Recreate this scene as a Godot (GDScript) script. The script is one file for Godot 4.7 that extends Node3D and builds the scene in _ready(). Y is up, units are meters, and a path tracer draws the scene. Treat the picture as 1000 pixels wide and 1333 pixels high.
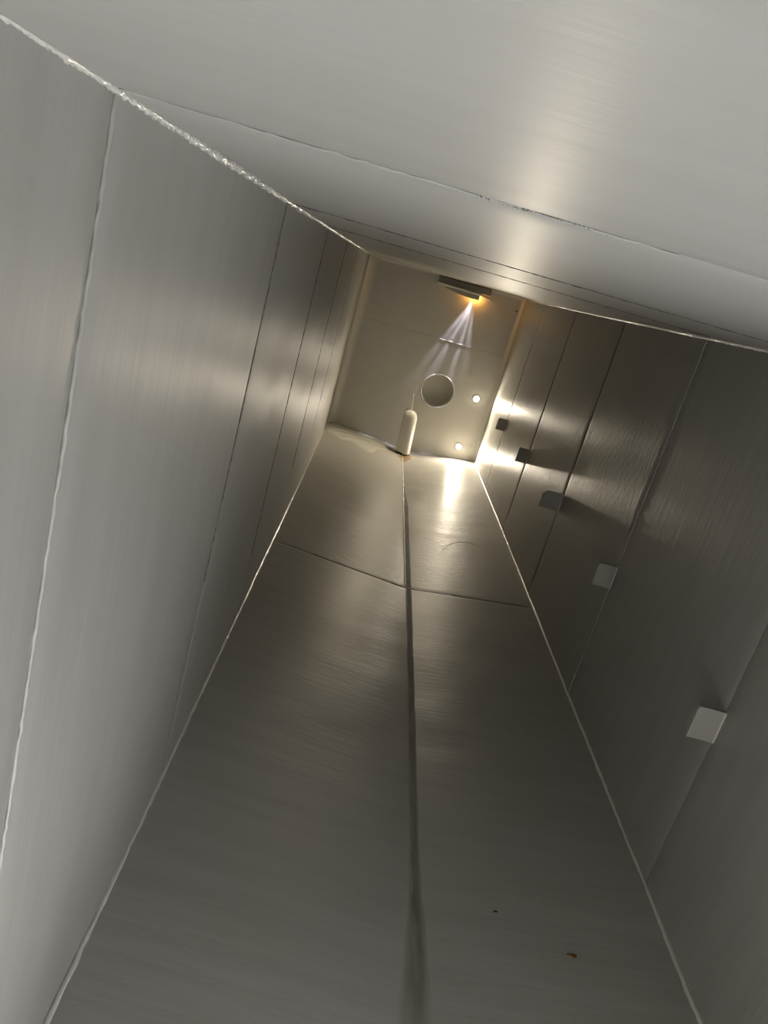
extends Node3D

# ---- measured layout, in units of half a metre-scale tunnel: X right, Y down from the eye, Z into the duct ----
const S := 2.0
const XL := -0.1147
const XR := 0.4895
const YT := -0.0338
const YF := 0.6154
const XM := 0.1985
const YM := 0.6467
const ZE := 3.0
const ZN := -0.10
const ZH := 0.12 # the hatch in the floor reaches this far; daylight comes up through it
const ZS := 0.17 # and the opening in the right wall this far
const YS := 0.28

var rng := RandomNumberGenerator.new()
var bowing := FastNoiseLite.new()
var fine := FastNoiseLite.new()
var M := {}
var names := {}


func P(x: float, y: float, z: float) -> Vector3:
	return Vector3(S * x, S * (YM - y), -S * z)


func _ready() -> void:
	rng.seed = 7
	setup_view()
	setup_materials()
	build_shell()
	build_end_wall()
	build_beads()
	build_lamp()
	build_round_lights()
	build_lugs()
	build_pipe()
	build_canister()
	build_small_things()


# ------------------------------------------------------------------ camera, sky, exposure
func setup_view() -> void:
	var cam := Camera3D.new()
	cam.name = "camera"
	cam.keep_aspect = Camera3D.KEEP_HEIGHT
	cam.fov = rad_to_deg(2.0 * atan(666.5 / 997.0))
	cam.near = 0.005
	cam.far = 60.0
	var right := Vector3(0.96417741, 0.26468505, -0.01742826)
	var up := Vector3(-0.25763646, 0.91881295, -0.29900873)
	var back := right.cross(up)
	cam.transform = Transform3D(Basis(right, up, back).orthonormalized(), P(0, 0, 0))
	add_child(cam)
	cam.current = true

	var env := Environment.new()
	env.background_mode = Environment.BG_SKY
	var sm := ProceduralSkyMaterial.new()
	sm.sky_top_color = Color(0.87, 0.88, 0.90)
	sm.sky_horizon_color = Color(0.89, 0.895, 0.91)
	sm.ground_bottom_color = Color(0.87, 0.875, 0.885)
	sm.ground_horizon_color = Color(0.885, 0.89, 0.90)
	sm.sky_energy_multiplier = 2.95
	sm.ground_energy_multiplier = 2.95
	var sky := Sky.new()
	sky.sky_material = sm
	env.sky = sky
	env.tonemap_mode = Environment.TONE_MAPPER_LINEAR
	env.tonemap_exposure = 1.0
	env.sdfgi_enabled = true
	env.ssao_enabled = true
	env.ssil_enabled = true
	var we := WorldEnvironment.new()
	we.name = "world_environment"
	we.environment = env
	add_child(we)


# ------------------------------------------------------------------ materials
func noise_tex(size: int, freq: float, octaves: int, seed_: int) -> NoiseTexture2D:
	var n := FastNoiseLite.new()
	n.seed = seed_
	n.noise_type = FastNoiseLite.TYPE_SIMPLEX_SMOOTH
	n.frequency = freq
	n.fractal_type = FastNoiseLite.FRACTAL_FBM
	n.fractal_octaves = octaves
	n.fractal_gain = 0.55
	var t := NoiseTexture2D.new()
	t.width = size
	t.height = size
	t.seamless = true
	t.normalize = true
	t.noise = n
	return t


func mottle_tex(a: Color, b: Color, seed_: int) -> NoiseTexture2D:
	var t := noise_tex(512, 0.012, 4, seed_)
	var g := Gradient.new()
	g.set_color(0, a)
	g.set_color(1, b)
	t.color_ramp = g
	return t


func paint(nm: String, a: Color, b: Color, rough: float, relief: float, seed_: int, scale_uv: Vector3) -> StandardMaterial3D:
	var m := StandardMaterial3D.new()
	m.resource_name = nm
	m.albedo_texture = mottle_tex(a, b, seed_)
	m.roughness = rough
	m.metallic_specular = 0.55
	m.uv1_scale = scale_uv
	if nm != "brightened_grey_paint":
		m.anisotropy_enabled = true # brush marks run round the duct, so shine is drawn out along it
		m.anisotropy = 0.25 if nm == "brushed_ceiling_paint" else 0.6
	if relief > 0.0:
		m.heightmap_enabled = true
		m.heightmap_scale = relief
		m.heightmap_texture = M.strokes
	return m


func plain(nm: String, c: Color, rough: float) -> StandardMaterial3D:
	var m := StandardMaterial3D.new()
	m.resource_name = nm
	m.albedo_color = c
	m.roughness = rough
	return m


func glow(nm: String, c: Color, e: float) -> StandardMaterial3D:
	var m := plain(nm, Color(0.9, 0.9, 0.88), 0.3)
	m.emission_enabled = true
	m.emission = c
	m.emission_energy_multiplier = e
	return m


func setup_materials() -> void:
	bowing.seed = 3
	bowing.frequency = 1.3
	bowing.fractal_octaves = 2
	fine.seed = 9
	fine.frequency = 9.0
	fine.fractal_octaves = 3
	M.strokes = noise_tex(1024, 0.02, 5, 21)
	var lo := Color(0.605, 0.597, 0.572)
	var hi := Color(0.635, 0.628, 0.606)
	M.brushed = paint("brushed_grey_paint", lo, hi, 0.42, 0.045, 31, Vector3(2.2, 0.22, 1))
	M.scrubbed = paint("scrubbed_grey_paint", lo, hi, 0.43, 0.13, 37, Vector3(2.9, 0.6, 1))
	M.ceiling = paint("brushed_ceiling_paint", lo, hi, 0.44, 0.03, 35, Vector3(2.2, 0.22, 1))
	M.smooth = paint("brightened_grey_paint", Color(0.79, 0.78, 0.745), Color(0.81, 0.80, 0.77), 0.42, 0.02, 33, Vector3(1.1, 1.1, 1))  # same paint made paler to brighten the end wall
	M.backing = plain("dark_gap_paint", Color(0.16, 0.155, 0.14), 0.7)
	M.bead = plain("glossy_weld_paint", Color(0.82, 0.815, 0.79), 0.19)
	M.bead.metallic_specular = 1.0
	M.bead.clearcoat_enabled = true
	M.bead.clearcoat = 1.0
	M.bead.clearcoat_roughness = 0.22
	M.seal = plain("dark_joint_seal", Color(0.36, 0.35, 0.32), 0.6)
	M.fillet = plain("fillet_paint", Color(0.79, 0.78, 0.75), 0.4)  # paled with the end wall to stand in for light there
	M.lug = plain("lug_grey_paint", Color(0.64, 0.63, 0.60), 0.5)
	M.fitting = plain("lamp_grey_plastic", Color(0.62, 0.60, 0.55), 0.45)
	M.white = plain("white_plastic", Color(0.86, 0.85, 0.82), 0.35)
	M.dark = plain("dark_rubber", Color(0.10, 0.10, 0.09), 0.6)
	M.rust = plain("rust", Color.WHITE, 0.55)
	M.rust.vertex_color_use_as_albedo = true
	M.flake = plain("rust_flake", Color(0.42, 0.27, 0.10), 0.6)
	M.streak = plain("damp_dirt", Color.WHITE, 0.65)
	M.streak.metallic_specular = 0.3
	M.streak.vertex_color_use_as_albedo = true
	M.gloss = plain("pale_glint_paint", Color(0.76, 0.755, 0.72), 0.14)  # paler than the floor, its tone stands in for bright glints
	M.pipe = plain("pipe_grey_paint", Color(0.82, 0.81, 0.77), 0.5)
	M.led = glow("white_light_lens", Color(1.0, 0.95, 0.84), 9.0)
	M.warm = glow("warm_light_bulb", Color(1.0, 0.74, 0.34), 5.0)
	M.cool = glow("added_cool_light_chip", Color(0.95, 0.93, 1.0), 3.0)  # glowing chips added for the streak beams


# ------------------------------------------------------------------ helpers
func numbered(called: String) -> String:
	var n: int = names.get(called, -1) + 1
	names[called] = n
	return called if n == 0 else "%s_%03d" % [called, n]


func begin() -> SurfaceTool:
	var st := SurfaceTool.new()
	st.begin(Mesh.PRIMITIVE_TRIANGLES)
	return st


func put(st: SurfaceTool, called: String, m: Material, parent: Node = null) -> MeshInstance3D:
	st.generate_normals()
	var o := MeshInstance3D.new()
	o.name = called if parent else numbered(called)
	o.mesh = st.commit()
	o.material_override = m
	o.set_surface_override_material(0, m)
	o.material_override = null
	(parent if parent else self).add_child(o, true)
	return o


func base(called: String, at := Vector3.ZERO) -> Node3D:
	var o := Node3D.new()
	o.name = numbered(called)
	add_child(o)
	o.position = at
	return o


func tag(o: Node, label: String, category: String, group := "", kind := "") -> void:
	o.set_meta("label", label)
	o.set_meta("category", category)
	if group:
		o.set_meta("group", group)
	if kind:
		o.set_meta("kind", kind)


func vert(st: SurfaceTool, p: Vector3, uv: Vector2, sg: int) -> void:
	st.set_smooth_group(sg)
	st.set_uv(uv)
	st.add_vertex(p)


# a quad whose front looks along n (front faces run clockwise)
func quad(st: SurfaceTool, a: Vector3, b: Vector3, c: Vector3, d: Vector3, n: Vector3, sg := -1, ua := Vector2.ZERO, ub := Vector2.ZERO, uc := Vector2.ZERO, ud := Vector2.ZERO, tones := []) -> void:
	var q := [a, b, c, d]
	var u := [ua, ub, uc, ud]
	for k in ([0, 2, 1, 0, 3, 2] if (c - a).cross(d - b).dot(n) > 0.0 else [0, 1, 2, 0, 2, 3]):
		if tones:
			st.set_color(tones[k])
		vert(st, q[k], u[k], sg)


func tri(st: SurfaceTool, a: Vector3, b: Vector3, c: Vector3, ua := Vector2.ZERO, ub := Vector2.ZERO, uc := Vector2.ZERO, sg := -1) -> void:
	vert(st, a, ua, sg)
	vert(st, b, ub, sg)
	vert(st, c, uc, sg)


# box with chamfered edges, spanned by three half axes
func bevel_box(st: SurfaceTool, c: Vector3, hx: Vector3, hy: Vector3, hz: Vector3, r: float) -> void:
	var ax := [hx, hy, hz]
	var un := [hx.normalized(), hy.normalized(), hz.normalized()]
	var ln := [hx.length(), hy.length(), hz.length()]
	for i in 3:
		var j := (i + 1) % 3
		var k := (i + 2) % 3
		var rj: Vector3 = un[j] * maxf(ln[j] - r, 0.0)
		var rk: Vector3 = un[k] * maxf(ln[k] - r, 0.0)
		for s in [-1.0, 1.0]:
			var f: Vector3 = c + ax[i] * s
			quad(st, f + rj + rk, f - rj + rk, f - rj - rk, f + rj - rk, un[i] * s)
	for i in 3: # the twelve edges, each between faces j and k along i
		var j := (i + 1) % 3
		var k := (i + 2) % 3
		var ri: Vector3 = un[i] * (ln[i] - r)
		for sj in [-1.0, 1.0]:
			for sk in [-1.0, 1.0]:
				var a: Vector3 = c + ax[j] * sj + un[k] * (ln[k] - r) * sk
				var b: Vector3 = c + ax[k] * sk + un[j] * (ln[j] - r) * sj
				quad(st, a + ri, a - ri, b - ri, b + ri, un[j] * sj + un[k] * sk)
	for sx in [-1.0, 1.0]:
		for sy in [-1.0, 1.0]:
			for sz in [-1.0, 1.0]:
				var px: Vector3 = c + ax[0] * sx + un[1] * (ln[1] - r) * sy + un[2] * (ln[2] - r) * sz
				var py: Vector3 = c + ax[1] * sy + un[0] * (ln[0] - r) * sx + un[2] * (ln[2] - r) * sz
				var pz: Vector3 = c + ax[2] * sz + un[0] * (ln[0] - r) * sx + un[1] * (ln[1] - r) * sy
				var n: Vector3 = un[0] * sx + un[1] * sy + un[2] * sz
				if (py - px).cross(pz - px).dot(n) > 0.0:
					tri(st, px, pz, py)
				else:
					tri(st, px, py, pz)


func steps(length: float, n: int) -> PackedFloat32Array:
	var out := PackedFloat32Array([0.0, 0.0035])
	for i in range(1, n):
		out.append(length * i / n)
	out.append(length - 0.0035)
	out.append(length)
	return out


# how far a plate stands off its true plane at p, a and b of the way along its sides
func swell(p: Vector3, n: Vector3, a: float, b: float, along: float, bow: float, ripple: float, bands: float) -> float:
	var soft := sin(PI * clampf(a, 0.0, 1.0))
	var h := bow * soft * sin(PI * clampf(b, 0.0, 1.0)) + ripple * soft * (bowing.get_noise_3dv(p + n * 7.0) + 0.16 * fine.get_noise_3dv(p * 0.35 + n * 3.0))
	return h + bands * soft * fine.get_noise_2d(along * 0.5, 40.0 + b * 0.12)


# one plate: a closed slab from o along u and v with its face towards n, softly bowed between its welded edges
func plate(o: Vector3, u: Vector3, v: Vector3, n: Vector3, bow: float, ripple: float, called: String, m: Material, parent: Node, nu := 14, nv := 20, gap := 0.0011, bands := 0.0) -> void:
	var lu := u.length()
	var lv := v.length()
	var du := u / lu
	var dv := v / lv
	o += du * gap
	lu -= 2.0 * gap
	var us := steps(lu, nu)
	var vs := steps(lv, nv)
	var g := []
	var uvs := []
	for i in us.size():
		for j in vs.size():
			var p := o + du * us[i] + dv * vs[j]
			var a := us[i] / lu
			var b := vs[j] / lv
			var edge := i == 0 or i == us.size() - 1
			var h := swell(p, n, a, b, us[i], bow, ripple, bands)
			if edge:
				h = -0.0012
			g.append(p + n * h)
			uvs.append(Vector2((p - n * p.dot(n)).dot(du) , (p - n * p.dot(n)).dot(dv)))
	var st := begin()
	var w := vs.size()
	for i in us.size() - 1:
		for j in w - 1:
			var a := i * w + j
			quad(st, g[a], g[a + w], g[a + w + 1], g[a + 1], n, 0, uvs[a], uvs[a + w], uvs[a + w + 1], uvs[a + 1])
	var back := -n * 0.024
	var e0 := o + back
	var e1 := o + du * lu + back
	var e2 := o + du * lu + dv * lv + back
	var e3 := o + dv * lv + back
	for j in w - 1:
		quad(st, g[j], g[j + 1], o + dv * vs[j + 1] + back, o + dv * vs[j] + back, -du)
		var k := (us.size() - 1) * w + j
		quad(st, g[k], g[k + 1], o + du * lu + dv * vs[j + 1] + back, o + du * lu + dv * vs[j] + back, du)
	for i in us.size() - 1:
		quad(st, g[i * w], g[(i + 1) * w], o + du * us[i + 1] + back, o + du * us[i] + back, -dv)
		quad(st, g[i * w + w - 1], g[(i + 1) * w + w - 1], o + du * us[i + 1] + dv * lv + back, o + du * us[i] + dv * lv + back, dv)
	quad(st, e0, e1, e2, e3, -n)
	put(st, called, m, parent)


func slab(c: Vector3, hx: Vector3, hy: Vector3, hz: Vector3, called: String, m: Material, parent: Node) -> void:
	var st := begin()
	bevel_box(st, c, hx, hy, hz, 0.003)
	put(st, called, m, parent)


# a lumpy bead of weld or sealant along a line of points
func bead(pts: PackedVector3Array, r: float, lump: float, called: String, m: Material, parent: Node, seed_ := 0.0, wander := 0.0, thin := false) -> MeshInstance3D:
	var st := begin()
	var rings := []
	var sides := 12 if thin else 8
	for i in pts.size():
		var t := (pts[mini(i + 1, pts.size() - 1)] - pts[maxi(i - 1, 0)]).normalized()
		var x := t.cross(Vector3(0.31, 0.83, 0.47)).normalized()
		var y := t.cross(x)
		var q := pts[i]
		var off := x * fine.get_noise_2d(i * 0.09 + seed_, 3.0) * wander + y * fine.get_noise_2d(i * 0.09 + seed_, 8.0) * wander
		var ring := []
		for k in sides:
			var a := TAU * k / sides
			var rr := r * (1.0 + lump * fine.get_noise_3d(i * 0.12 + seed_, cos(a) * 0.1, sin(a) * 0.1) * 2.0)
			if thin: # laid thinner towards the opening
				rr *= clampf(-q.z / 1.1, 0.3, 1.0)
			if i == 0 or i == pts.size() - 1:
				rr *= 0.2
			ring.append(q + off + (x * cos(a) + y * sin(a)) * rr)
		rings.append(ring)
	for i in rings.size() - 1:
		for k in sides:
			var l := (k + 1) % sides
			var n: Vector3 = rings[i][k] + rings[i][l] - pts[i] * 2.0
			quad(st, rings[i][k], rings[i][l], rings[i + 1][l], rings[i + 1][k], n, 0)
	return put(st, called, m, parent)


func line(a: Vector3, b: Vector3, n: int) -> PackedVector3Array:
	var out := PackedVector3Array()
	for i in n + 1:
		out.append(a.lerp(b, float(i) / n))
	return out


# closed surface between rings of points (each ring an Array of Vector3), capped at both ends
func loft(st: SurfaceTool, rings: Array, smooth := true, cap := true) -> void:
	var n: int = rings[0].size()
	for i in rings.size() - 1:
		var mid := Vector3.ZERO
		for q in rings[i]:
			mid += q
		mid /= n
		for k in n:
			var l := (k + 1) % n
			var out: Vector3 = (rings[i][k] + rings[i][l] + rings[i + 1][k] + rings[i + 1][l]) / 4.0 - mid
			var axis: Vector3 = rings[i + 1][0] - rings[i][0]
			var fn: Vector3 = (rings[i][l] - rings[i][k]).cross(rings[i + 1][k] - rings[i][k])
			if fn.length() < 1e-12:
				fn = (rings[i + 1][l] - rings[i + 1][k]).cross(axis)
			quad(st, rings[i][k], rings[i][l], rings[i + 1][l], rings[i + 1][k], fn if fn.dot(out) > 0 else -fn, 0 if smooth else -1)
	if cap:
		for e in [0, rings.size() - 1]:
			var c := Vector3.ZERO
			for q in rings[e]:
				c += q
			c /= n
			var other := Vector3.ZERO
			for q in rings[1 if e == 0 else e - 1]:
				other += q
			var way: Vector3 = c - other / n
			for k in n:
				var l := (k + 1) % n
				var p: Vector3 = rings[e][k]
				var q: Vector3 = rings[e][l]
				if (p - c).cross(q - c).dot(way) > 0.0:
					tri(st, c, q, p)
				else:
					tri(st, c, p, q)


func ring(c: Vector3, x: Vector3, y: Vector3, n: int) -> Array:
	var out := []
	for k in n:
		var a := TAU * k / n
		out.append(c + x * cos(a) + y * sin(a))
	return out


# ------------------------------------------------------------------ the duct
func build_shell() -> void:
	var deep := Vector3(0, 0, -1)
	var wl := base("wall_left")
	tag(wl, "long left side wall of grey painted plates with upright seams", "wall", "", "structure")
	var zl := [ZN, 0.307, 0.7556, 1.193, 1.640, 2.08, 2.55, ZE]
	for i in 7:
		plate(P(XL, YF + 0.012, zl[i]), deep * S * (zl[i + 1] - zl[i]), Vector3.UP * S * (YF - YT + 0.02), Vector3.RIGHT, [0.002, 0.004, -0.003, 0.003, -0.002, 0.003, 0.002][i], 0.009, "panel", M.brushed if i < 2 else M.scrubbed, wl, 20, 60)
	slab(P(XL, 0.30, (ZN + ZE) / 2) - Vector3(0.045, 0, 0), Vector3(0.025, 0, 0), Vector3(0, 0.80, 0), Vector3(0, 0, S * (ZE - ZN) / 2 + 0.05), "backing", M.backing, wl)

	var wr := base("wall_right")
	tag(wr, "long right side wall of grey painted plates carrying small lugs", "wall", "", "structure")
	var zr := [ZS, 0.312, 0.772, 1.2206, 1.6655, 2.1239, 2.5854, ZE]
	for i in 7:
		plate(P(XR, YF + 0.012, zr[i]), deep * S * (zr[i + 1] - zr[i]), Vector3.UP * S * (YF - YT + 0.02), Vector3.LEFT, [0.001, 0.0015, 0.002, 0.002, 0.0015, 0.0015, 0.001][i], 0.004, "panel", M.brushed if i < 3 else M.scrubbed, wr, 20, 60)
	slab(P(XR, 0.30, (ZS + ZE) / 2) + Vector3(0.045, 0, 0), Vector3(0.025, 0, 0), Vector3(0, 0.80, 0), Vector3(0, 0, S * (ZE - ZS) / 2), "backing", M.backing, wr)
	plate(P(XR, YS, ZN), deep * S * (ZS - ZN), Vector3.UP * S * (YS - YT + 0.02), Vector3.LEFT, 0.001, 0.004, "panel", M.brushed, wr)
	slab(P(XR, YS, (ZN + ZS) / 2) + Vector3(0.045, 0.35, 0), Vector3(0.025, 0, 0), Vector3(0, 0.35, 0), Vector3(0, 0, S * (ZS - ZN) / 2), "backing", M.backing, wr)

	var ce := base("ceiling")
	tag(ce, "grey painted plate ceiling of the duct, bright beside the opening", "ceiling", "", "structure")
	var zt := [ZN, 0.3045, 0.790, 1.146, 1.650, 2.115, 2.57, ZE]
	for i in 7:
		plate(P(XL - 0.012, YT, zt[i]), deep * S * (zt[i + 1] - zt[i]), Vector3.RIGHT * S * (XR - XL + 0.024), Vector3.DOWN, [0.0, 0.003, 0.003, 0.003, 0.003, 0.003, 0.002][i], 0.006, "panel", M.ceiling, ce)
	slab(P((XL + XR) / 2, YT, (ZN + ZE) / 2) + Vector3(0, 0.045, 0), Vector3(0.72, 0, 0), Vector3(0, 0.025, 0), Vector3(0, 0, S * (ZE - ZN) / 2 + 0.05), "backing", M.backing, ce)

	var fl := base("floor")
	tag(fl, "shallow vee floor of two grey painted halves meeting at a seam", "floor", "", "structure")
	var zf := [ZH, 1.589, ZE]
	for i in 2:
		for s in 2:
			var a := P(XL - 0.006, YF - 0.0006, zf[i]) if s == 0 else P(XM, YM, zf[i])
			var b := P(XM, YM, zf[i]) if s == 0 else P(XR + 0.006, YF - 0.0006, zf[i])
			var v := b - a
			var n := Vector3(-v.y, v.x, 0).normalized()
			plate(a, deep * S * (zf[i + 1] - zf[i]), v, n, 0.001, 0.006, "panel", M.brushed if i == 0 else M.scrubbed, fl, 90, 14, 0.0011, 0.0022)
	for s in 2:
		var a := P(XL - 0.03, YF - 0.003, 0) if s == 0 else P(XM, YM, 0)
		var b := P(XM, YM, 0) if s == 0 else P(XR + 0.03, YF - 0.003, 0)
		var h := (b - a) / 2.0
		var n := Vector3(-h.y, h.x, 0).normalized()
		slab((a + b) / 2.0 - n * 0.045 + deep * S * (ZH + ZE) / 2, h * 1.02, n * 0.025, Vector3(0, 0, S * (ZE - ZH) / 2 + 0.025), "backing", M.backing, fl)

	var wf := base("wall_front")
	tag(wf, "near end wall of the duct behind the viewer", "wall", "", "structure")
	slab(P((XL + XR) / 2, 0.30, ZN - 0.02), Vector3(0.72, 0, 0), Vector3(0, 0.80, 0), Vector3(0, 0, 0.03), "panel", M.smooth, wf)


func build_end_wall() -> void:
	var wb := base("wall_back")
	tag(wb, "far end wall with a round pipe hole, lamp and two lights", "wall", "", "structure")
	var ys := 0.192
	# upper plate
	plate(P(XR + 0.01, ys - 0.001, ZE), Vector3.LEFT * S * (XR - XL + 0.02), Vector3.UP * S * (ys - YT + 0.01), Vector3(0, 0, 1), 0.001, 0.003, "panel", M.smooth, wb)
	# lower plate, a pentagon with the pipe hole cut out
	var poly := PackedVector2Array([Vector2(XL - 0.01, ys + 0.001), Vector2(XR + 0.01, ys + 0.001), Vector2(XR + 0.01, YF + 0.012), Vector2(XM, YM + 0.012), Vector2(XL - 0.01, YF + 0.012)])
	var c := Vector2(0.2685, 0.3866)
	var r := 0.0635
	var angs := []
	for k in 72:
		angs.append(TAU * k / 72.0 - PI)
	for q in poly:
		angs.append((q - c).angle())
	angs.sort()
	var st := begin()
	var outer := []
	var inner := []
	for a in angs:
		var d := Vector2(cos(a), sin(a))
		inner.append(c + d * r)
		var best := 9.0
		for e in 5:
			var hit = Geometry2D.segment_intersects_segment(c, c + d * 3.0, poly[e], poly[(e + 1) % 5])
			if hit != null:
				best = minf(best, c.distance_to(hit))
		outer.append(c + d * best)
	var fwd := Vector3(0, 0, 1)
	for k in angs.size():
		var l := (k + 1) % angs.size()
		var q := [inner[k], inner[l], outer[l], outer[k]]
		var w := []
		var uv := []
		for x in q:
			w.append(P(x.x, x.y, ZE))
			uv.append(Vector2(x.x, x.y) * S)
		quad(st, w[0], w[1], w[2], w[3], fwd, 0, uv[0], uv[1], uv[2], uv[3])
		var bk := fwd * -0.024
		quad(st, w[0] + bk, w[1] + bk, w[2] + bk, w[3] + bk, -fwd)
		quad(st, w[2], w[3], w[3] + bk, w[2] + bk, w[2] - P(c.x, c.y, ZE))
		quad(st, w[0], w[1], w[1] + bk, w[0] + bk, P(c.x, c.y, ZE) - w[0])
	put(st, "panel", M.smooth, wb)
	# the frame of backing round the pipe
	var z0 := P(0, 0, ZE).z - 0.045
	var rects := [[XL - 0.04, 0.2685 - 0.07, YT - 0.05, YM + 0.05], [0.2685 + 0.07, XR + 0.04, YT - 0.05, YM + 0.05], [0.19, 0.345, YT - 0.05, 0.3866 - 0.07], [0.19, 0.345, 0.3866 + 0.07, YM + 0.05]]
	for q in rects:
		var a := P(q[0], q[2], 0)
		var b := P(q[1], q[3], 0)
		slab(Vector3((a.x + b.x) / 2, (a.y + b.y) / 2, z0), Vector3(absf(b.x - a.x) / 2, 0, 0), Vector3(0, absf(b.y - a.y) / 2, 0), Vector3(0, 0, 0.025), "backing", M.backing, wb)
	bead(line(P(XL, ys, ZE), P(XR, ys, ZE), 60), 0.0016, 0.4, "weld_bead", M.fillet, wb, 4.0, 0.001)


# a concave quarter-round fillet in the corner at a..b, from direction n1 to n2
func cove(a: Vector3, b: Vector3, n1: Vector3, n2: Vector3, r: float, called: String, label: String) -> void:
	var st := begin()
	var prof := []
	for k in 9:
		var t := PI / 2 * k / 8.0
		prof.append(n1 * r * (1.0 - sin(t)) + n2 * r * (1.0 - cos(t)))
	var seg := 24
	for i in seg:
		var p := a.lerp(b, float(i) / seg)
		var q := a.lerp(b, float(i + 1) / seg)
		for k in 8:
			quad(st, p + prof[k], p + prof[k + 1], q + prof[k + 1], q + prof[k], n1 + n2, 0)
	var back: Vector3 = -(n1 + n2) * 0.01
	quad(st, a + prof[0], b + prof[0], b + back, a + back, -n2)
	quad(st, a + prof[8], b + prof[8], b + back, a + back, -n1)
	for e in [[a, (a - b)], [b, (b - a)]]:
		for k in 8:
			var w: Vector3 = e[1]
			var p0: Vector3 = e[0] + prof[k]
			var p1: Vector3 = e[0] + prof[k + 1]
			var p2: Vector3 = e[0] + back
			if (p1 - p0).cross(p2 - p0).dot(w) > 0:
				tri(st, p0, p2, p1)
			else:
				tri(st, p0, p1, p2)
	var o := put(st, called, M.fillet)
	tag(o, label, "trim", "", "structure")


func build_beads() -> void:
	# fillets round the end wall
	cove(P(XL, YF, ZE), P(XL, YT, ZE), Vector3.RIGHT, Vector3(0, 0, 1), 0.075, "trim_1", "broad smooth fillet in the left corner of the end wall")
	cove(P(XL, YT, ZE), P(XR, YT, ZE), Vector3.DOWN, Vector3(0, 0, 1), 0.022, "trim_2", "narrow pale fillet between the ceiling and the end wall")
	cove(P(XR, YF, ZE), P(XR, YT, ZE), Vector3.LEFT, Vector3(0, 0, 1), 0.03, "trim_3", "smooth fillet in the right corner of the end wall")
	var o := bead(line(P(XL, YT, ZN), P(XL, YT, 2.95), 1500), 0.0060, 0.40, "trim_4", M.bead, null, 1.0, 0.001, true)
	tag(o, "thick lumpy glossy weld bead between left wall and ceiling", "weld", "", "structure")
	o = bead(line(P(XR, YT, ZN), P(XR, YT, 2.95), 1500), 0.0078, 0.28, "trim_5", M.bead, null, 17.0, 0.001, true)
	tag(o, "broken bright weld bead between right wall and ceiling", "weld", "", "structure")
	o = bead(line(P(XL, YF, ZH), P(XL, YF, 2.97), 300), 0.006, 0.25, "trim_6", M.bead, null, 31.0, 0.0015)
	tag(o, "thin weld line along the left edge of the floor", "weld", "", "structure")
	o = bead(line(P(XR, YF, ZH), P(XR, YF, 2.98), 300), 0.006, 0.25, "trim_7", M.bead, null, 43.0, 0.0015)
	tag(o, "thin weld line along the right edge of the floor", "weld", "", "structure")
	o = bead(line(P(XM, YM, 1.6), P(XM, YM, 2.97), 200), 0.0035, 0.3, "trim_8", M.fillet, null, 53.0, 0.002)
	tag(o, "thin pale weld line along the middle of the floor", "weld", "", "structure")
	# raised seams on the walls and the ceiling
	bead(line(P(XL, YF, 0.307), P(XL, YT, 0.307), 160), 0.0021, 0.3, "weld_bead", M.brushed, get_node("wall_left"), 61.0, 0.0012)
	bead(line(P(XR, YF, 1.2206), P(XR, YT, 1.2206), 160), 0.0030, 0.3, "weld_bead", M.brushed, get_node("wall_right"), 71.0, 0.003)
	bead(line(P(0.30, YT, 0.3045), P(XR, YT, 0.3045), 60), 0.0016, 0.4, "weld_bead", M.brushed, get_node("ceiling"), 83.0, 0.0008)
	bead(line(P(XL, YT, 0.3045), P(0.10, YT, 0.3045), 60), 0.0012, 0.4, "weld_bead", M.brushed, get_node("ceiling"), 91.0, 0.0008)


	# dark hairline seals in the joints
	var seals := [["wall_left", P(XL, 0.36, 0.7556), P(XL, YT, 0.7556), 0.0014], ["wall_left", P(XL, 0.50, 1.193), P(XL, YT, 1.193), 0.0013], ["wall_left", P(XL, 0.46, 1.640), P(XL, YT, 1.640), 0.0016], ["wall_left", P(XL, 0.46, 2.08), P(XL, YT, 2.08), 0.0010],
		["ceiling", P(XL, YT, 0.790), P(0.42, YT, 0.790), 0.0013], ["ceiling", P(XL, YT, 1.146), P(0.46, YT, 1.146), 0.0015], ["ceiling", P(0.020, YT, 0.3045), P(0.075, YT, 0.3045), 0.0009],
		["wall_right", P(XR, 0.58, 1.6655), P(XR, YT, 1.6655), 0.0014], ["wall_right", P(XR, 0.58, 2.1239), P(XR, YT, 2.1239), 0.0014], ["wall_right", P(XR, 0.50, 2.5854), P(XR, 0.10, 2.5854), 0.0009],
		["floor", P(-0.02, lerpf(YF, YM, 0.30), 1.589), P(XM, YM, 1.589), 0.0016], ["floor", P(0.30, lerpf(YM, YF, 0.35), 1.589), P(0.47, lerpf(YM, YF, 0.93), 1.589), 0.0013]]
	for k in seals.size():
		bead(line(seals[k][1], seals[k][2], 120), seals[k][3], 0.5, "seal", M.seal, get_node(seals[k][0]), 100.0 + 7.0 * k, 0.001)
	bead(line(P(XM, YM, 1.589), P(0.30, lerpf(YM, YF, 0.35), 1.589), 40), 0.0018, 0.3, "weld_bead", M.bead, get_node("floor"), 210.0, 0.001)


# ------------------------------------------------------------------ lamps
func omni(called: String, at: Vector3, c: Color, e: float, size: float, parent: Node) -> void:
	var l := OmniLight3D.new()
	l.name = called
	l.light_color = c
	l.light_energy = e
	l.light_size = size
	l.omni_range = 12.0
	l.omni_attenuation = 2.0
	l.shadow_enabled = true
	parent.add_child(l, true)
	l.global_position = at


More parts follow.
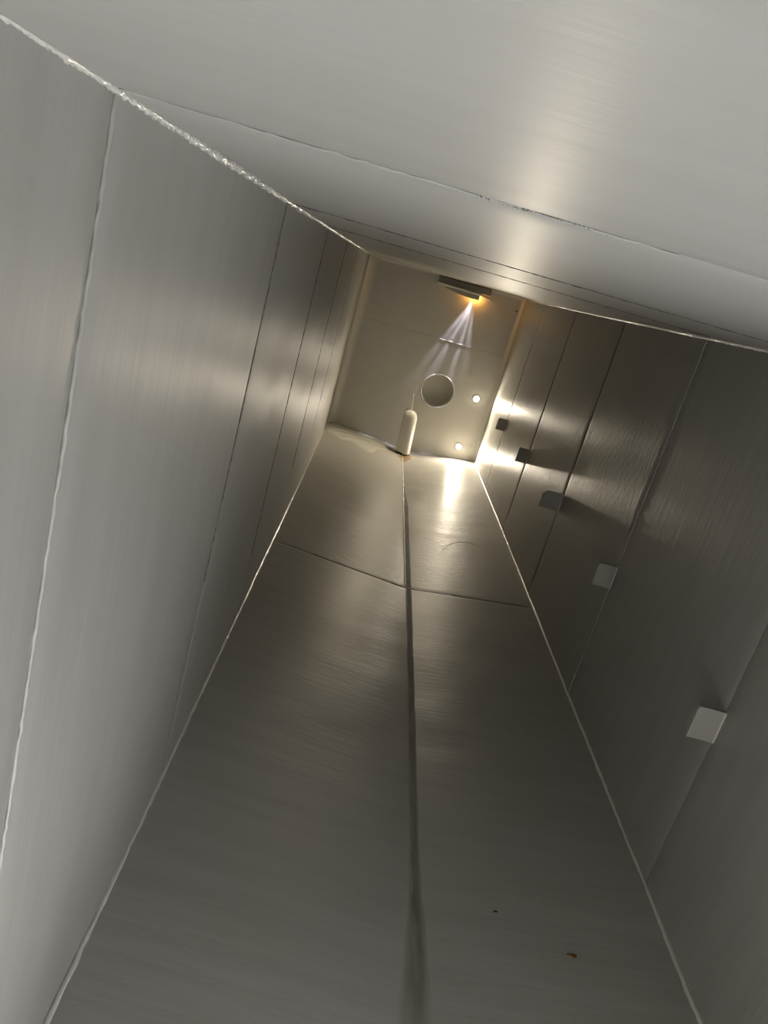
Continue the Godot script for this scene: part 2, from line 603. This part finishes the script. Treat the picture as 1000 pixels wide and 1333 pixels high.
func build_lamp() -> void:
	var at := P(0.2555, 0.0, ZE)
	var t := base("wall_lamp", at)
	tag(t, "grey bar lamp high on end wall, warm light spilling below", "lamp")
	var zf := Vector3(0, 0, 1)
	var st := begin()
	bevel_box(st, P(0.2555, -0.019, ZE) + zf * 0.016 - at, Vector3(0.203, 0, 0), Vector3(0, 0.025, 0), zf * 0.018, 0.004)
	put(st, "housing", M.fitting, t)
	st = begin()
	bevel_box(st, P(0.236, -0.003, ZE) + zf * 0.031 - at, Vector3(0.168, 0, 0), Vector3(0, 0.0055, 0), zf * 0.031, 0.002)
	var lip := []
	for k in 3:
		lip.append(ring(P(lerpf(0.152, 0.320, k / 2.0), -0.0035, ZE) + zf * 0.064 - at, Vector3(0, 0.0085, 0), zf * 0.0085, 14))
	loft(st, lip)
	put(st, "lip", M.white, t)
	st = begin()
	loft(st, [ring(P(0.319, 0.0015, ZE) + zf * 0.008 - at, Vector3(0, 0.012, 0), zf * 0.008, 4), ring(P(0.360, 0.0055, ZE) + zf * 0.008 - at, Vector3(0, 0.003, 0), zf * 0.006, 4)], false)
	put(st, "bracket", M.white, t)
	# the shade: a shallow lens of sheet hanging below the lip in front of the bulb
	st = begin()
	var rings := []
	for k in 21:
		var a := float(k) / 20.0
		var x := lerpf(0.184, 0.318, a)
		var drop := 0.003 + 0.0150 * pow(sin(PI * clampf(a * 0.62 + 0.02, 0, 1)), 0.7)
		var q := P(x, 0.0005, ZE) - at
		rings.append([q + zf * 0.054, q + zf * 0.059, q + zf * 0.050 + Vector3(0, -S * drop, 0), q + zf * 0.044 + Vector3(0, -S * drop, 0)])
	loft(st, rings, false)
	put(st, "shade", M.fitting, t)
	st = begin()
	var b := P(0.306, 0.0085, ZE) + zf * 0.022 - at
	rings = []
	for k in 9:
		var a := -PI / 2 + PI * k / 8.0
		rings.append(ring(b + Vector3(0.014 * sin(a), 0, 0), Vector3(0, 0.009 * maxf(cos(a), 0.05), 0), zf * 0.009 * maxf(cos(a), 0.05), 12))
	loft(st, rings)
	put(st, "light_bulb", M.warm, t)
	omni("bulb_light", at + b, Color(1.0, 0.70, 0.30), 0.028, 0.012, t)
	var wide := SpotLight3D.new()
	wide.name = "added_fill_light"  # added wide spot that brightens the floor and end wall
	wide.light_color = Color(1.0, 0.93, 0.80)
	wide.light_energy = 1.5
	wide.light_size = 0.02
	wide.spot_range = 12.0
	wide.spot_attenuation = 2.0
	wide.spot_angle = 42.0
	wide.spot_angle_attenuation = 0.6
	wide.shadow_enabled = true
	t.add_child(wide, true)
	wide.position = b + Vector3(-0.004, -0.018, 0.018)
	wide.basis = Basis.looking_at(Vector3(-0.25, -1, 0.8), Vector3(0, 0, 1))
	# chips and narrow beams added to draw the streaks and glow on the wall
	var aims := [[0.232, 0.304, 1.8, 2.4], [0.300, 0.283, 1.8, 2.0], [0.326, 0.155, 0.6, 2.8], [0.150, 0.386, 1.2, 2.4], [0.262, 0.13, 0.5, 3.0], [0.285, 0.2, 0.25, 9.0]]
	for q in aims:
		st = begin()
		var o := P(0.308 - 0.002 * aims.find(q), 0.0095, ZE) + zf * 0.018
		bevel_box(st, o - at, Vector3(0.003, 0, 0), Vector3(0, 0.002, 0), zf * 0.003, 0.0008)
		put(st, "added_light_chip", M.cool, t)
		var l := SpotLight3D.new()
		l.name = "added_beam_light"
		l.light_color = Color(0.93, 0.92, 1.0)
		l.light_energy = q[2]
		l.light_size = 0.01
		l.spot_range = 6.0
		l.spot_attenuation = 2.0
		l.spot_angle = q[3] * 1.6
		l.spot_angle_attenuation = 1.0
		l.shadow_enabled = true
		t.add_child(l, true)
		var from := o + Vector3(0, -0.006, 0)
		l.look_at_from_position(from, P(q[0], q[1], ZE) + zf * 0.004, Vector3(0, 0, 1))


func build_round_lights() -> void:
	var spots := [[0.4122, 0.5754, "small bright round light low on end wall near the floor", 0.58], [0.423, 0.3748, "small bright round light beside the pipe hole, above the other", 0.29]]
	for q in spots:
		var at := P(q[0], q[1], ZE)
		var t := base("round_light", at)
		tag(t, q[2], "light", "round lights on the end wall")
		var zf := Vector3(0, 0, 1)
		var st := begin()
		loft(st, [ring(zf * -0.004, Vector3(0.030, 0, 0), Vector3(0, 0.030, 0), 32), ring(zf * 0.006, Vector3(0.030, 0, 0), Vector3(0, 0.030, 0), 32), ring(zf * 0.010, Vector3(0.026, 0, 0), Vector3(0, 0.026, 0), 32)])
		put(st, "bezel", M.fillet, t)
		st = begin()
		var rings := []
		for k in 8:
			var a := PI / 2 * k / 7.0
			rings.append(ring(zf * (0.009 + 0.026 * sin(a)), Vector3(0.023 * maxf(cos(a), 0.02), 0, 0), Vector3(0, 0.023 * maxf(cos(a), 0.02), 0), 28))
		loft(st, rings)
		put(st, "light_lens", M.led, t)
		var l := SpotLight3D.new()
		l.name = "lens_light"
		l.light_color = Color(1.0, 0.94, 0.84)
		l.light_energy = q[3]
		l.light_size = 0.02
		l.spot_range = 12.0
		l.spot_attenuation = 2.0
		l.spot_angle = 86.0
		l.spot_angle_attenuation = 0.7
		l.shadow_enabled = true
		t.add_child(l, true)
		l.position = zf * 0.045
		l.basis = Basis.looking_at(zf, Vector3.UP)


# ------------------------------------------------------------------ things on the walls
func build_lugs() -> void:
	var group := "lugs in a row on the right wall"
	var spec := [
		[0.772, 0.0325, "large pale lug plate on right wall, nearest the opening"],
		[1.222, 0.0330, "grey lug plate on right wall, second from the opening"],
		[1.6655, 0.0470, "widest dark lug on right wall with a clipped corner, middle of five"],
		[2.119, 0.0325, "small dark square lug on right wall casting a long shadow"],
		[2.578, 0.0330, "smallest dark lug on right wall, closest to the two round lights"]]
	for q in spec:
		var w: float = q[1]
		var at := P(XR, 0.3825, q[0])
		var t := base("wall_lug", at)
		tag(t, q[2], "lug", group)
		var st := begin()
		var hw := S * w / 2.0
		var hh := S * 0.0205
		var pts := PackedVector2Array([Vector2(0, hh), Vector2(0, -hh), Vector2(-hw * 2, -hh), Vector2(-hw * 2, hh * 0.75), Vector2(-hw * 1.9, hh)])
		if w > 0.04:
			pts = PackedVector2Array([Vector2(0, hh), Vector2(0, -hh), Vector2(-hw * 2, -hh * 0.95), Vector2(-hw * 2, hh * 0.55), Vector2(-hw * 1.62, hh)])
		var rings := []
		for e in [[-0.006, 0.92], [-0.005, 1.0], [0.005, 1.0], [0.006, 0.92]]:
			var rg := []
			var k: float = 0.0012 if e[1] < 1.0 else 0.0
			for x in pts:
				rg.append(Vector3(x.x + (k if x.x < 0 else 0.0), x.y - signf(x.y) * k, e[0]))
			rings.append(rg)
		loft(st, rings, false)
		put(st, "lug_plate", M.lug, t)
		bead(line(Vector3(-0.001, -hh, 0.007), Vector3(-0.001, hh, 0.007), 24), 0.003, 0.3, "weld_bead", M.fillet, t, q[0], 0.001)


func build_pipe() -> void:
	var at := P(0.2685, 0.3866, ZE)
	var t := base("pipe_opening", at)
	tag(t, "round pipe opening recessed in the middle of the end wall", "pipe")
	var r := S * 0.0635
	var zf := Vector3(0, 0, 1)
	var st := begin()
	var n := 64
	# rim: a slim rounded ring proud of the wall
	var prof := [Vector2(r + 0.007, -0.002), Vector2(r + 0.006, 0.004), Vector2(r + 0.002, 0.006), Vector2(r - 0.003, 0.004), Vector2(r - 0.003, -0.002)]
	for k in prof.size() - 1:
		var a := ring(zf * prof[k].y, Vector3(prof[k].x, 0, 0), Vector3(0, prof[k].x, 0), n)
		var b := ring(zf * prof[k + 1].y, Vector3(prof[k + 1].x, 0, 0), Vector3(0, prof[k + 1].x, 0), n)
		var pn := Vector2(-(prof[k + 1].y - prof[k].y), prof[k + 1].x - prof[k].x) * -1.0
		for i in n:
			var j := (i + 1) % n
			var rad: Vector3 = (a[i] + b[i]) * Vector3(1, 1, 0)
			quad(st, a[i], a[j], b[j], b[i], rad.normalized() * -pn.x * -1.0 + zf * -pn.y * -1.0, 0)
	put(st, "rim", M.fillet, t)
	st = begin()
	var depth := 0.10
	var f0 := ring(zf * 0.004, Vector3(r - 0.003, 0, 0), Vector3(0, r - 0.003, 0), n)
	var f1 := ring(zf * -depth, Vector3(r - 0.003, 0, 0), Vector3(0, r - 0.003, 0), n)
	var g0 := ring(zf * -0.002, Vector3(r + 0.003, 0, 0), Vector3(0, r + 0.003, 0), n)
	var g1 := ring(zf * -depth, Vector3(r + 0.003, 0, 0), Vector3(0, r + 0.003, 0), n)
	for i in n:
		var j := (i + 1) % n
		quad(st, f0[i], f0[j], f1[j], f1[i], -f0[i] * Vector3(1, 1, 0), 0)
		quad(st, g0[i], g0[j], g1[j], g1[i], g0[i] * Vector3(1, 1, 0), 1)
		quad(st, f1[i], f1[j], g1[j], g1[i], -zf)
	put(st, "bore", M.pipe, t)
	st = begin()
	loft(st, [ring(zf * -depth, Vector3(r + 0.003, 0, 0), Vector3(0, r + 0.003, 0), n), ring(zf * (-depth - 0.01), Vector3(r + 0.003, 0, 0), Vector3(0, r + 0.003, 0), n)])
	put(st, "end_plate", M.pipe, t)


func build_canister() -> void:
	var foot := P(0.1965, 0.641, 2.905)
	var t := base("white_canister", foot)
	tag(t, "white round-topped plastic canister standing at end wall above rust stain", "canister")
	var st := begin()
	var rings := []
	var n := 36
	var top := P(0.1885, 0.476, 2.940) - foot
	var rx := 0.056
	var rz := 0.046
	var prof := [[0.0, 0.80], [0.012, 0.97], [0.03, 1.0], [0.4, 1.0], [0.78, 0.98]]
	for k in 8:
		var a := PI / 2 * (k + 1) / 8.0
		prof.append([0.80 + 0.20 * sin(a), maxf(0.98 * pow(cos(a), 0.8), 0.03)])
	for q in prof:
		var rg := []
		for k in n:
			var a := TAU * k / n
			var e := 0.72
			var x: float = signf(cos(a)) * pow(absf(cos(a)), e) * rx * q[1]
			var z: float = signf(sin(a)) * pow(absf(sin(a)), e) * rz * q[1]
			rg.append(top * q[0] + Vector3(x, 0, z).rotated(Vector3.UP, -0.45))
		rings.append(rg)
	loft(st, rings)
	put(st, "body", M.white, t)
	# a slim fin that reaches from the cap up to the wall
	st = begin()
	var a := P(0.1885, 0.474, 2.95) - foot
	var b := P(0.1815, 0.420, 2.992) - foot
	loft(st, [ring(a, Vector3(0.004, 0, 0), Vector3(0, 0.004, 0.004), 10), ring(a.lerp(b, 0.5), Vector3(0.003, 0, 0), Vector3(0, 0.003, 0.003), 10), ring(b, Vector3(0.002, 0, 0), Vector3(0, 0.002, 0.002), 10)])
	put(st, "rod", M.white, t)
	st = begin()
	bevel_box(st, P(0.176, 0.482, 2.965) - foot, Vector3(0.012, 0.004, 0), Vector3(0, 0.014, 0), Vector3(0, 0, 0.02), 0.002)
	put(st, "bracket", M.fitting, t)
	st = begin()
	rings = []
	for q in [[-0.006, 0.9], [0.004, 1.05], [0.010, 0.98]]:
		var rg := []
		for k in n:
			var an := TAU * k / n
			rg.append(Vector3(cos(an) * rx * q[1], q[0], sin(an) * rz * q[1]))
		rings.append(rg)
	loft(st, rings)
	put(st, "foot_ring", M.dark, t)


# the point of the floor's surface at x, z
func on_floor(x: float, z: float) -> Vector3:
	var s := 0 if x < XM else 1
	var x0 := XL - 0.006 if s == 0 else XM
	var x1 := XM if s == 0 else XR + 0.006
	var y0 := YF - 0.0006 if s == 0 else YM
	var y1 := YM if s == 0 else YF - 0.0006
	var b := (x - x0) / (x1 - x0)
	var v := P(x1, y1, 0) - P(x0, y0, 0)
	var n := Vector3(-v.y, v.x, 0).normalized()
	var z0 := ZH if z < 1.589 else 1.589
	var z1 := 1.589 if z < 1.589 else ZE
	var p := P(x, lerpf(y0, y1, b), z)
	return p + n * swell(p, n, (z - z0) / (z1 - z0), b, S * (z - z0) - 0.0011, 0.001, 0.006, 0.0022)


# a thin deposit lying on the floor, its outline given as half widths along z
func deposit(called: String, rows: Array, thick: float, m: Material, wob: float, clean := Color.WHITE, dirty := Color.WHITE) -> MeshInstance3D:
	var st := begin()
	var cols := 12
	var g := []
	var tone := []
	for i in rows.size():
		var q: Array = rows[i]
		for j in cols + 1: # q[3], when there, is how dirty the row is
			var a := float(j) / cols
			var x := lerpf(q[1], q[2], a)
			var z: float = q[0]
			x += wob * fine.get_noise_2d(z * 3.0, a * 0.2 + 5.0) * (1.0 if j == 0 or j == cols else 0.5)
			var h := thick * pow(sin(PI * a), 0.5) if i > 0 and i < rows.size() - 1 else 0.0
			var grime: float = (q[3] if q.size() > 3 else 1.0) * smoothstep(0.0, 0.35, a) * smoothstep(0.0, 0.35, 1.0 - a) * (0.85 + 0.5 * fine.get_noise_2d(x * 8.0, z))
			tone.append(clean.lerp(dirty, clampf(grime, 0.0, 1.0)))
			g.append(on_floor(x, z) + Vector3(0, h - 0.0008 if j == 0 or j == cols else h + 0.0006, 0))
	for i in rows.size() - 1:
		for j in cols:
			var k := i * (cols + 1) + j
			quad(st, g[k], g[k + 1], g[k + cols + 2], g[k + cols + 1], Vector3.UP, 0, Vector2.ZERO, Vector2.ZERO, Vector2.ZERO, Vector2.ZERO, [tone[k], tone[k + 1], tone[k + cols + 2], tone[k + cols + 1]])
	return put(st, called, m)


func build_small_things() -> void:
	# damp dirt along the valley of the floor
	var rows := []
	var key := [[2.45, 0.199, 0.204, 0.3], [2.21, 0.2000, 0.2145, 1.0], [1.9, 0.2000, 0.2135, 1.0], [1.6, 0.2000, 0.2125, 1.0], [1.15, 0.1975, 0.211, 1.0], [0.78, 0.1955, 0.209, 0.8], [0.70, 0.192, 0.211, 0.8], [0.63, 0.186, 0.214, 0.9], [0.545, 0.178, 0.217, 0.6], [0.36, 0.172, 0.222, 0.4]]
	for i in key.size() - 1:
		for s in 10:
			var a := s / 10.0
			rows.append([lerpf(key[i][0], key[i + 1][0], a), lerpf(key[i][1], key[i + 1][1], a), lerpf(key[i][2], key[i + 1][2], a), lerpf(key[i][3], key[i + 1][3], a)])
	rows.append(key[-1])
	var o := deposit("dirt_streak", rows, 0.0003, M.streak, 0.0015, Color(0.345, 0.335, 0.308), Color(0.15, 0.137, 0.105))
	tag(o, "long dark dirt streak along the middle seam of the floor", "stain")
	# rust below the canister
	rows = []
	for s in 25:
		var a := s / 24.0
		var w := 0.032 * pow(sin(PI * pow(a, 0.75)), 0.7) + 0.0005
		rows.append([lerpf(2.93, 2.79, a), 0.2 - w * 0.9, 0.203 + w * 1.3])
	o = deposit("rust_stain", rows, 0.0005, M.rust, 0.03, Color(0.46, 0.43, 0.36), Color(0.22, 0.12, 0.025))
	tag(o, "orange brown rust stain under the white canister", "stain")
	# lumpy glossy paint by the end wall, paled to stand in for glints
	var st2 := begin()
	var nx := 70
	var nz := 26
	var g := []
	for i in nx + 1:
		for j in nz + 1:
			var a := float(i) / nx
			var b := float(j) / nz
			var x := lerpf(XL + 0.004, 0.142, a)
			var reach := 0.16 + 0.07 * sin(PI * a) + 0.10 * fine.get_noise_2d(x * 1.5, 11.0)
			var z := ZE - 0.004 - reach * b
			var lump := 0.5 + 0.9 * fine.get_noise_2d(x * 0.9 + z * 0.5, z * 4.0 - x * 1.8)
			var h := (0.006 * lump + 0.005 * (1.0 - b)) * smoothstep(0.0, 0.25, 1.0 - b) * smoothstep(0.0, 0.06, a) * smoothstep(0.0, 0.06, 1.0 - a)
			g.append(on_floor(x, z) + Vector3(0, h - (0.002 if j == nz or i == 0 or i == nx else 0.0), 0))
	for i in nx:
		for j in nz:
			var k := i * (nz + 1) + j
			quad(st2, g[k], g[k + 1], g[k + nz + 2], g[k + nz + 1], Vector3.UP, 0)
	o = put(st2, "glint_paint_run", M.gloss)
	tag(o, "lumpy glossy paint run, coloured pale for light glints, left of canister", "paint run")
	# flakes
	for q in [[0.373, 0.649, 0.0055, "brown crooked rust flake on the right half of floor"], [0.293, 0.694, 0.0022, "tiny dark fleck on floor beside the dirt streak"]]:
		var st := begin()
		var rg := []
		var up := []
		var c := on_floor(q[0], q[1])
		for k in 14:
			var an := TAU * k / 14
			var r: float = q[2] * S * (0.55 + 0.9 * absf(fine.get_noise_2d(cos(an) * 0.2 + q[0], sin(an) * 0.2)) * 2.0)
			rg.append(c + Vector3(cos(an) * r * 1.1, -0.001 + 0.06 * cos(an) * r, sin(an) * r * 0.55))
			up.append(c + Vector3(cos(an) * r * 0.8, 0.0022 + 0.06 * cos(an) * r, sin(an) * r * 0.4))
		loft(st, [rg, up], false)
		o = put(st, "rust_flake" if q[2] > 0.004 else "dirt_fleck", M.flake if q[2] > 0.004 else M.dark)
		tag(o, q[3], "debris")
	# a thin curl of paint on the floor
	var curl := PackedVector3Array()
	var arc := [[0.296, 1.875], [0.318, 1.93], [0.345, 1.965], [0.375, 1.975], [0.399, 1.962], [0.417, 1.935]]
	for k in 41:
		var f := k / 40.0 * 4.999
		var c0: Array = arc[int(f)]
		var c1: Array = arc[int(f) + 1]
		var w := smoothstep(0.0, 1.0, f - int(f)) * 0.5 + (f - int(f)) * 0.5
		curl.append(on_floor(lerpf(c0[0], c1[0], w), lerpf(c0[1], c1[1], w)))
	o = bead(curl, 0.0012, 0.3, "paint_ridge", M.fillet, null, 300.0)
	tag(o, "thin curved ridge of paint on the right half of the floor", "paint ridge")
	# a dark bolt hole and a small plug on the end wall
	for q in [[0.470, 0.018, "small dark bolt in the top right corner of end wall", true], [0.462, 0.561, "small pale ring plug at the lower right of end wall", false]]:
		var at := P(q[0], q[1], ZE)
		var t := base("wall_bolt" if q[3] else "wall_plug", at)
		tag(t, q[2], "bolt" if q[3] else "plug")
		var st := begin()
		var zf := Vector3(0, 0, 1)
		loft(st, [ring(zf * -0.003, Vector3(0.011, 0, 0), Vector3(0, 0.011, 0), 20), ring(zf * 0.003, Vector3(0.011, 0, 0), Vector3(0, 0.011, 0), 20), ring(zf * 0.004, Vector3(0.009, 0, 0), Vector3(0, 0.009, 0), 20)])
		put(st, "washer", M.fillet, t)
		st = begin()
		loft(st, [ring(zf * 0.003, Vector3(0.006, 0, 0), Vector3(0, 0.006, 0), 6), ring(zf * 0.010, Vector3(0.006, 0, 0), Vector3(0, 0.006, 0), 6)], false)
		put(st, "head", M.dark if q[3] else M.fillet, t)
